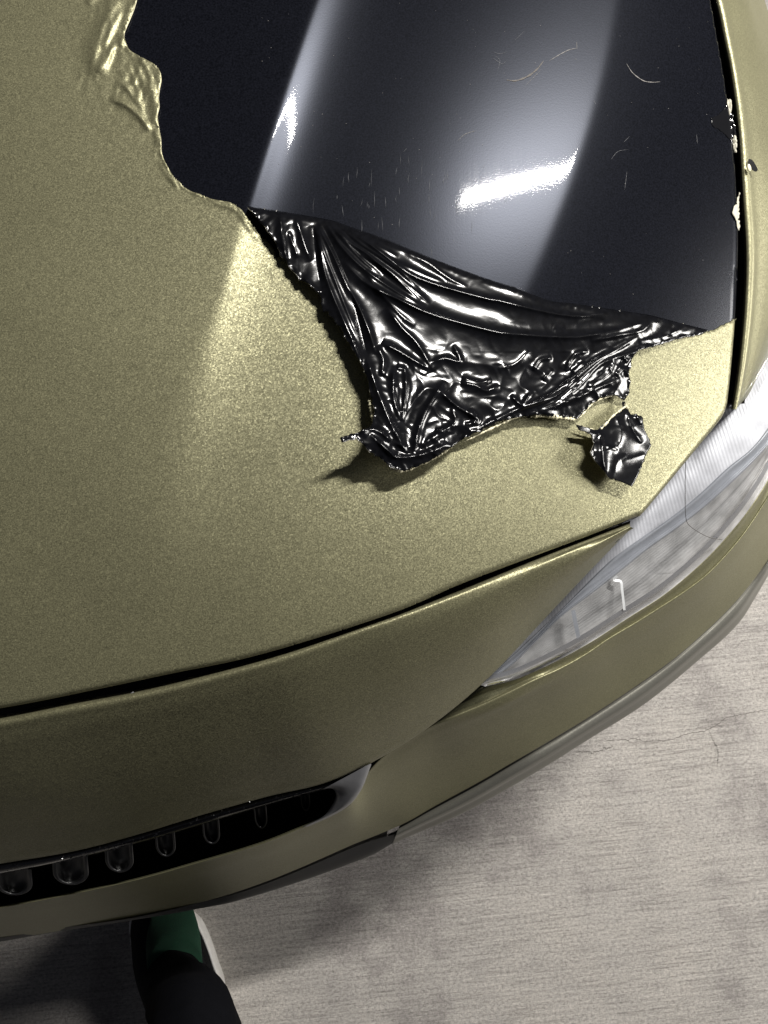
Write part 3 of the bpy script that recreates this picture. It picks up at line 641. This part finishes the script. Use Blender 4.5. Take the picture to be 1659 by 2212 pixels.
def mix_rows(A, B, f, dz, n=14):
    A = spline(A, n); B = spline(B, n); q = A * (1 - f) + B * f; q[:, 2] += dz; return [tuple(v) for v in q]
loft('upper_reflector', [upi, mix_rows(upi, c1, .5, .002), c1], M['hl_up'], headlight, n=120, m=6)
loft('light_guide', [c1, mix_rows(c1, c2_, .12, .0022), mix_rows(c1, c2_, .45, .0008), mix_rows(c1, c2_, .70, .0010), mix_rows(c1, c2_, .84, .0034), mix_rows(c1, c2_, 1, .0005)], M['hl_tube'], headlight, n=120, m=5)
loft('lower_reflector', [mix_rows(c1, c2_, 1, .0005), mix_rows(c2_, loi, .3, -.003), mix_rows(c2_, loi, .7, -.003), loi], M['hl_low'], headlight, n=120, m=6)
def strip_on(name, knots, z0, z1, wd, mat):
    q = spline(knots, 30); z = np.linspace(z0, z1, 30); return ribbon(at(q[:, 0], q[:, 1], z), wd, headlight, name, mat)
M['white_mark'] = simple('white_seam', (.85, .85, .85), .5)
strip_on('divider', [(1333, 1244), (1326, 1253), (1341, 1256), (1344, 1275), (1349, 1318)], .650, .636, .0018, M['white_mark'])
strip_on('divider', [(1238, 1318), (1243, 1345), (1250, 1378)], .645, .632, .0030, M['hl_tube'])
lq = [(a - 3, b_ - 7, z + .002) for a, b_, z in lo]; lq2 = [(a - 9, b_ - 15, z + .003) for a, b_, z in lo]
M['seal'] = simple('grey_lens_border', (.16, .16, .17), .3)
loft('lens_border', [lq2, lq], M['seal'], headlight, n=120, m=2)
M['hair'] = simple('hair', (.05, .045, .04), .6)
lens_rows = [[(a, b_ - 4, z - .006) for a, b_, z in up], hrow(0, 0), hrow(.12, .005), hrow(.4, .012), hrow(.7, .012), hrow(.9, .005), hrow(1, -.004)]
lens = loft('lens', lens_rows, M['lens'], headlight, n=140, m=5)
hq = spline([(1481, 985, .700), (1480, 1060, .69), (1482, 1120, .682), (1495, 1140, .677), (1530, 1160, .666), (1560, 1166, .640)], 40)
tube('hair', at(hq[:, 0], hq[:, 1], hq[:, 2]), .00022, M['hair'], headlight, 5)

# ================================================================== bumper
B_TOP = [(1750, 880, .60), (1710, 970, .598), (1662, 1072, .594), (1643, 1099, .592), (1595, 1167, .590), (1515, 1251, .586), (1395, 1331, .580), (1315, 1379, .578), (1235, 1431, .578), (1135, 1477, .582), (1067, 1511, .588), (995, 1541, .595), (931, 1566, .596), (900, 1583, .59), (796, 1660, .575), (772, 1722, .560), (723, 1757, .550), (697, 1767, .545), (572, 1819, .535), (416, 1866, .525), (260, 1908, .52), (0, 1960, .515), (-260, 1995, .51)]
B_TOP = drop(B_TOP); B_TOP = [(a, b_, z + .028 * min(1, max(0, (a - 950) / 200))) for a, b_, z in B_TOP]
B_LOW = [(1775, 960, .48), (1720, 1090, .475), (1662, 1207, .47), (1635, 1243, .465), (1575, 1315, .46), (1475, 1407, .455), (1395, 1467, .45), (1275, 1547, .445), (1155, 1619, .44), (1100, 1651, .44), (1030, 1692, .435), (952, 1734, .43), (863, 1784, .425), (780, 1817, .42), (624, 1885, .40), (520, 1924, .38), (489, 1934, .375), (364, 1967, .36), (286, 1984, .355), (0, 2031, .35), (-260, 2060, .35)]
B_LOW = [(a, b_, z + .05 * min(1, max(0, (a - 800) / 350)) - .02 * min(1, max(0, (520 - a) / 200))) for a, b_, z in B_LOW]
def bmix(f, dz, dx=0, dy=0): 
    A = spline(B_TOP, 40); B = spline(B_LOW, 40); q = A * (1 - f) + B * f; q[:, 2] += dz; q[:, 0] += dx; q[:, 1] += dy; return [tuple(v) for v in q]
def under(dz, dx, dy): return [(a + dx * k, b_ + dy * k, z + dz) for a, b_, z in bmix(0, 0) for k in [min(1, max(.12, (a - 870) / 60))]]
rowsB = [under(-.014, -7, -24), under(-.007, -5, -13), under(-.003, -2, -5), bmix(0, 0), bmix(.07, .0015), bmix(.22, .002), bmix(.45, -.003), bmix(.68, -.004), bmix(.88, -.002), bmix(1, 0)]
LEDGE_A = [(884, 1592, .585), (931, 1564, .588), (997, 1518, .594), (1048, 1482, .608)] + [(a + 3, b_ + 5, z - .012) for a, b_, z in lo[1:]]
LEDGE_B = [p for p in reversed(B_TOP) if p[0] >= 895]
LB = spline([(a, b_ - 1, z - .001) for a, b_, z in LEDGE_B], 60); LA = spline(LEDGE_A, 60)
loft('headlight_ledge', [[(a - 4, b_ - 6, z - .012) for a, b_, z in LA], [tuple(v) for v in LA], [tuple(v) for v in (LA * .45 + LB * .55 - [0, 0, .003])], [tuple(v) for v in LB]], M['gold_fine'], car, n=160, m=4)
rowsB = [[(a, b_, z + (.005 * math.exp(-((a - 1085) / 110) ** 2) if i == 4 else 0)) for a, b_, z in rw] for i, rw in enumerate(rowsB)]
bumper = loft('front_bumper', rowsB, M['gold_fine'], car, n=260, m=5)
LIP = [(1780, 985), (1728, 1115), (1665, 1233), (1643, 1271), (1595, 1347), (1515, 1421), (1395, 1519), (1275, 1595), (1160, 1667), (1004, 1755), (874, 1811), (848, 1823)]
lipc = [(a, b_, z + .05 * min(1, max(0, (a - 800) / 350))) for (a, b_), z in zip(LIP, np.linspace(.445, .405, 12))]
lipt = [p for p in B_LOW if p[0] > 790]; lipt = [tuple(v) for v in spline(lipt, 24)][:24]
Lc = [tuple(v) for v in spline(lipc, 24)]
def lm(f, dz): return [tuple(np.array(p) * (1 - f) + np.array(q) * f + np.array([0, 0, dz])) for p, q in zip(lipt, Lc)]
M['lip'] = flake_paint('satin_lower_lip', (.20, .195, .17), .35, .42)
loft('bumper_lip', [lm(0, -.0015), lm(.06, -.0085), lm(.16, -.005), lm(.5, 0.002), lm(.62, .000), lm(.72, -.010), lm(1, -.02), [(a - 12, b_ - 20, c - .06) for a, b_, c in Lc]], M['lip'], car, n=160, m=4)
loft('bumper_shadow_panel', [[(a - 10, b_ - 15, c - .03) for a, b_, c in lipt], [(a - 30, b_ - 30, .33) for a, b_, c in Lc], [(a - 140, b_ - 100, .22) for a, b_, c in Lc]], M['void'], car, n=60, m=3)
# black lower air dam
AD_T = [(860, 1800, .42), (780, 1824, .415), (624, 1890, .395), (520, 1928, .375), (440, 1948, .36), (286, 1983, .35), (104, 2008, .345), (0, 2026, .345), (-260, 2060, .345)]
AD_B = [(846, 1823, .40), (796, 1849, .39), (676, 1895, .37), (520, 1944, .35), (430, 1963, .335), (286, 1988, .33), (104, 2016, .325), (0, 2034, .325), (-260, 2070, .325)]
AD_C = [(a - 5, b_ - 70, .25) for a, b_, c in AD_B]
loft('air_dam', [AD_T, AD_B, AD_C], M['rubber'], car, n=80, m=4)

# ================================================================== grille
grille = empty('grille', (0, 0, 0)); grille.parent = car; grille['label'] = 'black lower grille with rounded fins'
G_T = [(-260, 1905, .58), (0, 1866, .582), (156, 1840, .582), (312, 1799, .585), (520, 1736, .588), (728, 1684, .592), (790, 1664, .595)]
G_T2 = [(-260, 1928, .574), (0, 1888, .576), (156, 1858, .576), (312, 1819, .578), (520, 1758, .582), (700, 1706, .584), (728, 1703, .584)]
loft('upper_trim', [[(a, b_ - 6, c - .004) for a, b_, c in G_T], [(a, b_ + 2, c) for a, b_, c in G_T], [(a, b_ - 3, c) for a, b_, c in G_T2], [(a, b_, c - .01) for a, b_, c in G_T2]], M['gloss_black'], grille, n=200, m=4)
G_T = drop(G_T); G_T2 = drop(G_T2)
G_BK = [(a, b_ - 10, c - .09) for a, b_, c in G_T]; G_BL = [(-260, 2005, .40), (0, 1970, .40), (200, 1930, .40), (416, 1875, .40), (572, 1826, .41), (700, 1770, .43), (800, 1700, .45)]
loft('backing', [G_T, G_BK, G_BL], M['void'], grille, n=60, m=4)
# end cap of the surround, wrapping round the opening's tip
CAP_O = [(800, 1650, .606), (792, 1672, .600), (778, 1705, .590), (752, 1738, .575), (712, 1762, .560), (660, 1785, .548)]
CAP_I = [(700, 1703, .592), (722, 1703, .590), (731, 1716, .582), (722, 1740, .570), (700, 1764, .556), (655, 1786, .545)]
CAP_O = drop(CAP_O); CAP_I = drop(CAP_I)
loft('surround', [[(a + 2, b_ + 2, c - .01) for a, b_, c in CAP_O], CAP_O, mix_rows(CAP_O, CAP_I, .5, .003), CAP_I, [(a - 3, b_, c - .02) for a, b_, c in CAP_I]], M['satin_grey'], grille, n=60, m=4)
# fins
def fin(px, py, wpx, hpx, bright, zt):
    # a rounded tongue that hangs from the trim and curves into the opening
    n = 24; th = np.linspace(-math.pi / 2, math.pi / 2, n); rows = []
    prof = [(-1, 0)] + [(math.sin(t), .55 + .45 * math.cos(t)) for t in th] + [(1, 0)]
    def ring(s, dz):
        return np.array([at(px + wpx / 2 * a * s + hpx * c * 0.10, py - 12 + (hpx + 12) * (c * (1 if s == 1 else .93)), zt - .004 - c * .028 + dz) for a, c in prof])
    R = [ring(1, -.018), ring(1, -.002), ring(.86, .0), ring(.72, -.004), ring(.5, -.010)]
    k = len(prof); V = np.vstack(R); Fa = [(i * k + j, i * k + j + 1, (i + 1) * k + j + 1, (i + 1) * k + j) for i in range(4) for j in range(k - 1)]
    Fa.append(tuple(4 * k + j for j in range(k)))
    return link('fin', mesh_from('fin', V, Fa), M['fin'] if bright else M['gloss_black'], grille)
M['fin'] = simple('satin_black_fin', (.014, .014, .015), .34)
for px, py, wp, hp in [(-95, 1905, 84, 46), (28, 1890, 80, 44), (150, 1862, 78, 50), (255, 1835, 62, 50), (355, 1805, 44, 46), (454, 1780, 38, 44), (561, 1748, 28, 42), (658, 1718, 20, 34)]:
    fin(px, py, wp, hp, True, .578)

def crumbs(path, count, spread, parent, seed, lo_s=.0003, hi_s=.0011):
    q = spline(path, 400); rr = np.random.default_rng(seed); V = []; Fa = []
    for k in range(count):
        i = int(rr.beta(2, 2) * 399); p = at(q[i, 0], q[i, 1] + rr.normal(0, spread), q[i, 2] + .0012); sz = rr.uniform(lo_s, hi_s); b0 = len(V)
        V += [p + rr.normal(0, sz, 3) for _ in range(4)]; Fa += [(b0, b0 + 1, b0 + 2), (b0, b0 + 2, b0 + 3), (b0, b0 + 3, b0 + 1), (b0 + 1, b0 + 3, b0 + 2)]
    o = link('film_crumbs', mesh_from('film_crumbs', V, Fa, smooth=False), M['black_film'], parent); o['kind'] = 'stuff'
crumbs([(a, b_ + 8, c + .002) for a, b_, c in G_T], 130, 4, grille, 3)
crumbs([(a, b_ - 6, c - .004) for a, b_, c in nt_], 70, 1.5, car, 4, .0002, .0006)
# ================================================================== underbody so nothing shows through
def box(name, x0, x1, y0, y1, z0, z1, mat, parent):
    V = [(x, y, z) for x in (x0, x1) for y in (y0, y1) for z in (z0, z1)]
    return link(name, mesh_from(name, V, [(0, 1, 3, 2), (4, 6, 7, 5), (0, 4, 5, 1), (2, 3, 7, 6), (0, 2, 6, 4), (1, 5, 7, 3)], smooth=False), mat, parent)
def slab():   # engine bay and underside, a block that follows the car's outline
    out = [(-260, 2040), (0, 2010), (286, 1960), (520, 1900), (796, 1790), (1004, 1700), (1275, 1520), (1475, 1370), (1600, 1220), (1650, 1080), (1680, 900), (1690, 700), (1680, 300), (1600, -150), (1500, -420)]
    q = smooth_line(out, 60); lo_ = at(q[:, 0], q[:, 1], .44 + 0 * q[:, 0]); 
    lo_ = np.vstack([lo_, [[.55, 1.6, .44], [-1.2, 1.6, .44], [-1.2, lo_[0][1], .44]]]); n = len(lo_)
    A = lo_.copy(); A[:, 2] = .40; A[:, 1] += .03; Bq = lo_.copy(); Bq[:, 2] = .18; Bq[:, 1] += .06; Bq[:, 0] -= .03
    V = np.vstack([A, Bq]); Fa = [(i, (i + 1) % n, n + (i + 1) % n, n + i) for i in range(n)] + [tuple(range(n)), tuple(range(n, 2 * n))[::-1]]
    return link('underbody', mesh_from('underbody', V, Fa, smooth=False), M['void'], car)
slab()

# ================================================================== person: one leg and shoe
def atf(px, py, h):   # a point h above the floor
    return at(px, py, h + FZ) - np.array([0, 0, FZ])
person = empty('person', (-0.27, -0.45, 0), 'person in dark trousers, green sock and black white-soled sneaker standing in front of the bumper', 'person')
SOLE_R = [(405, 1850), (408, 1900), (411, 1965), (432, 1989), (452, 2031), (468, 2078), (484, 2132), (478, 2200), (450, 2240)]
SOLE_L = [(330, 1850), (300, 1900), (284, 1986), (285, 2010), (287, 2036), (294, 2088), (312, 2145), (345, 2215), (390, 2255)]
R3 = spline([tuple(atf(a, b_, .015)) for a, b_ in SOLE_R], 40); L3 = spline([tuple(atf(a, b_, .015)) for a, b_ in SOLE_L], 40)
M['sole'] = simple('white_rubber_sole', (.78, .76, .72), .55); M['shoe'] = simple('black_canvas', (.012, .012, .013), .8, bump=(900, .4), spec=.1)
M['sock'] = simple('green_sock', (.003, .038, .017), .9, bump=(1400, .8)); M['cloth'] = simple('dark_trouser_cloth', (.004, .0042, .0055), .95, bump=(700, .6), spec=.05)
def shoe_sections(inset, zs, sx=1.0, dx=0.0):
    # ring of the sole outline shrunk by 'inset', stacked at several heights
    ring = np.vstack([L3[:, :2], R3[::-1, :2]]); c = ring.mean(0); out = []
    for s, z in zip(inset, zs): out.append(np.column_stack([c + (ring - c) * s * [sx, 1] + [dx, 0], np.full(len(ring), z)]))
    return out
def stack(name, rings, mat, parent, cap=True):
    n = len(rings[0]); V = np.vstack(rings); Fa = [(i * n + j, i * n + (j + 1) % n, (i + 1) * n + (j + 1) % n, (i + 1) * n + j) for i in range(len(rings) - 1) for j in range(n)]
    if cap: Fa.append(tuple((len(rings) - 1) * n + j for j in range(n)))
    return link(name, mesh_from(name, V, Fa), mat, parent)
shoe = stack('shoe', shoe_sections((.93, .955, .95, .90, .78, .60, .42), (.018, .028, .036, .048, .060, .070, .074), .90, -.004), M['shoe'], person)
stack('sole', shoe_sections((.97, 1.0, 1.0, .985, .94, .90), (.0, .004, .024, .028, .029, .024)), M['sole'], shoe)
# sock: ankle and instep
sk = []
for t in np.linspace(0, 1, 10):
    c = (1 - t) * np.array(atf(372, 1935, .060)) + t * np.array(atf(378, 2090, .13)); rx = .022 + .017 * min(1, t * 1.6); ry = .028 + .014 * t
    sk.append(np.array([[c[0] + rx * math.cos(q), c[1] + ry * math.sin(q) * .9, c[2] + .012 * math.cos(q * 2) * (1 - t) - .03 * math.sin(q) * (1 - t)] for q in np.linspace(0, 2 * math.pi, 28, endpoint=False)]))
stack('sock', sk, M['sock'], person)
path = np.array([atf(366, 2100, .07), atf(370, 2116, .10), atf(390, 2160, .19), atf(424, 2230, .30), [-.20, -.56, .55], [-.165, -.62, .92]]); pz = path[:, 2]
tr = []
for i, t in enumerate(np.linspace(0, 1, 44)):
    z = .07 + t * (.92 - .07); c = [np.interp(z, pz, path[:, 0]), np.interp(z, pz, path[:, 1])]; r = np.interp(z, [.07, .10, .20, .32, .6, .92], [.036, .039, .046, .058, .080, .098])
    tr.append(np.array([[c[0] + (r + .0030 * math.sin(5 * q + 9 * t) + .0035 * math.sin(z * 75 + 2 * q) * (1 - t)) * math.cos(q), c[1] + (r * 1.1 + .003 * math.sin(4 * q + z * 40)) * math.sin(q), z - .014 * math.sin(q) * (1 - t) ** 4] for q in np.linspace(0, 2 * math.pi, 48, endpoint=False)]))
tr2 = []
for i, t in enumerate(np.linspace(0, 1, 30)):   # the other leg, just behind the frame
    z = .05 + t * .87; r_ = np.interp(z, [.05, .3, .6, .92], [.045, .058, .080, .098]); c = np.array([-.06 - .02 * t, -.86 + .16 * t])
    tr2.append(np.array([[c[0] + (r_ + .003 * math.sin(5 * q + 9 * t)) * math.cos(q), c[1] + r_ * 1.1 * math.sin(q), z] for q in np.linspace(0, 2 * math.pi, 48, endpoint=False)]))
hip = [np.array([[-.12 + rx * math.cos(q), -.66 + ry * math.sin(q), z] for q in np.linspace(0, 2 * math.pi, 48, endpoint=False)]) for z, rx, ry in ((.84, .15, .12), (.90, .18, .135), (1.0, .175, .13), (1.06, .16, .12))]
n1 = 48; V = []; Fa = []
for st in (tr, tr2, hip):
    b0 = len(V); V += [v for rg in st for v in rg]
    Fa += [(b0 + i * n1 + j, b0 + i * n1 + (j + 1) % n1, b0 + (i + 1) * n1 + (j + 1) % n1, b0 + (i + 1) * n1 + j) for i in range(len(st) - 1) for j in range(n1)] + [tuple(b0 + (len(st) - 1) * n1 + j for j in range(n1))]
link('trousers', mesh_from('trousers', V, Fa), M['cloth'], person)
jk = [np.array([[-.12 + rx * math.cos(q), -.66 + dy + ry * math.sin(q), z] for q in np.linspace(0, 2 * math.pi, 48, endpoint=False)]) for z, rx, ry, dy in ((.97, .20, .15, 0), (1.1, .19, .145, 0), (1.3, .21, .14, .01), (1.42, .20, .12, .01), (1.47, .10, .08, .02), (1.50, .06, .06, .02))]
stack('jacket', jk, M['cloth'], person)
s2 = shoe.copy(); COL.objects.link(s2); s2.parent = person; s2.location = (.24, -.42, 0)
s3 = shoe.children[0].copy(); COL.objects.link(s3); s3.parent = s2

# parts were modelled in place: shift them by their thing's base
def settle(root):
    off = root.location.copy()
    for ch_ in root.children: ch_.location = ch_.location - off
settle(car); settle(person); person.location.z = FZ
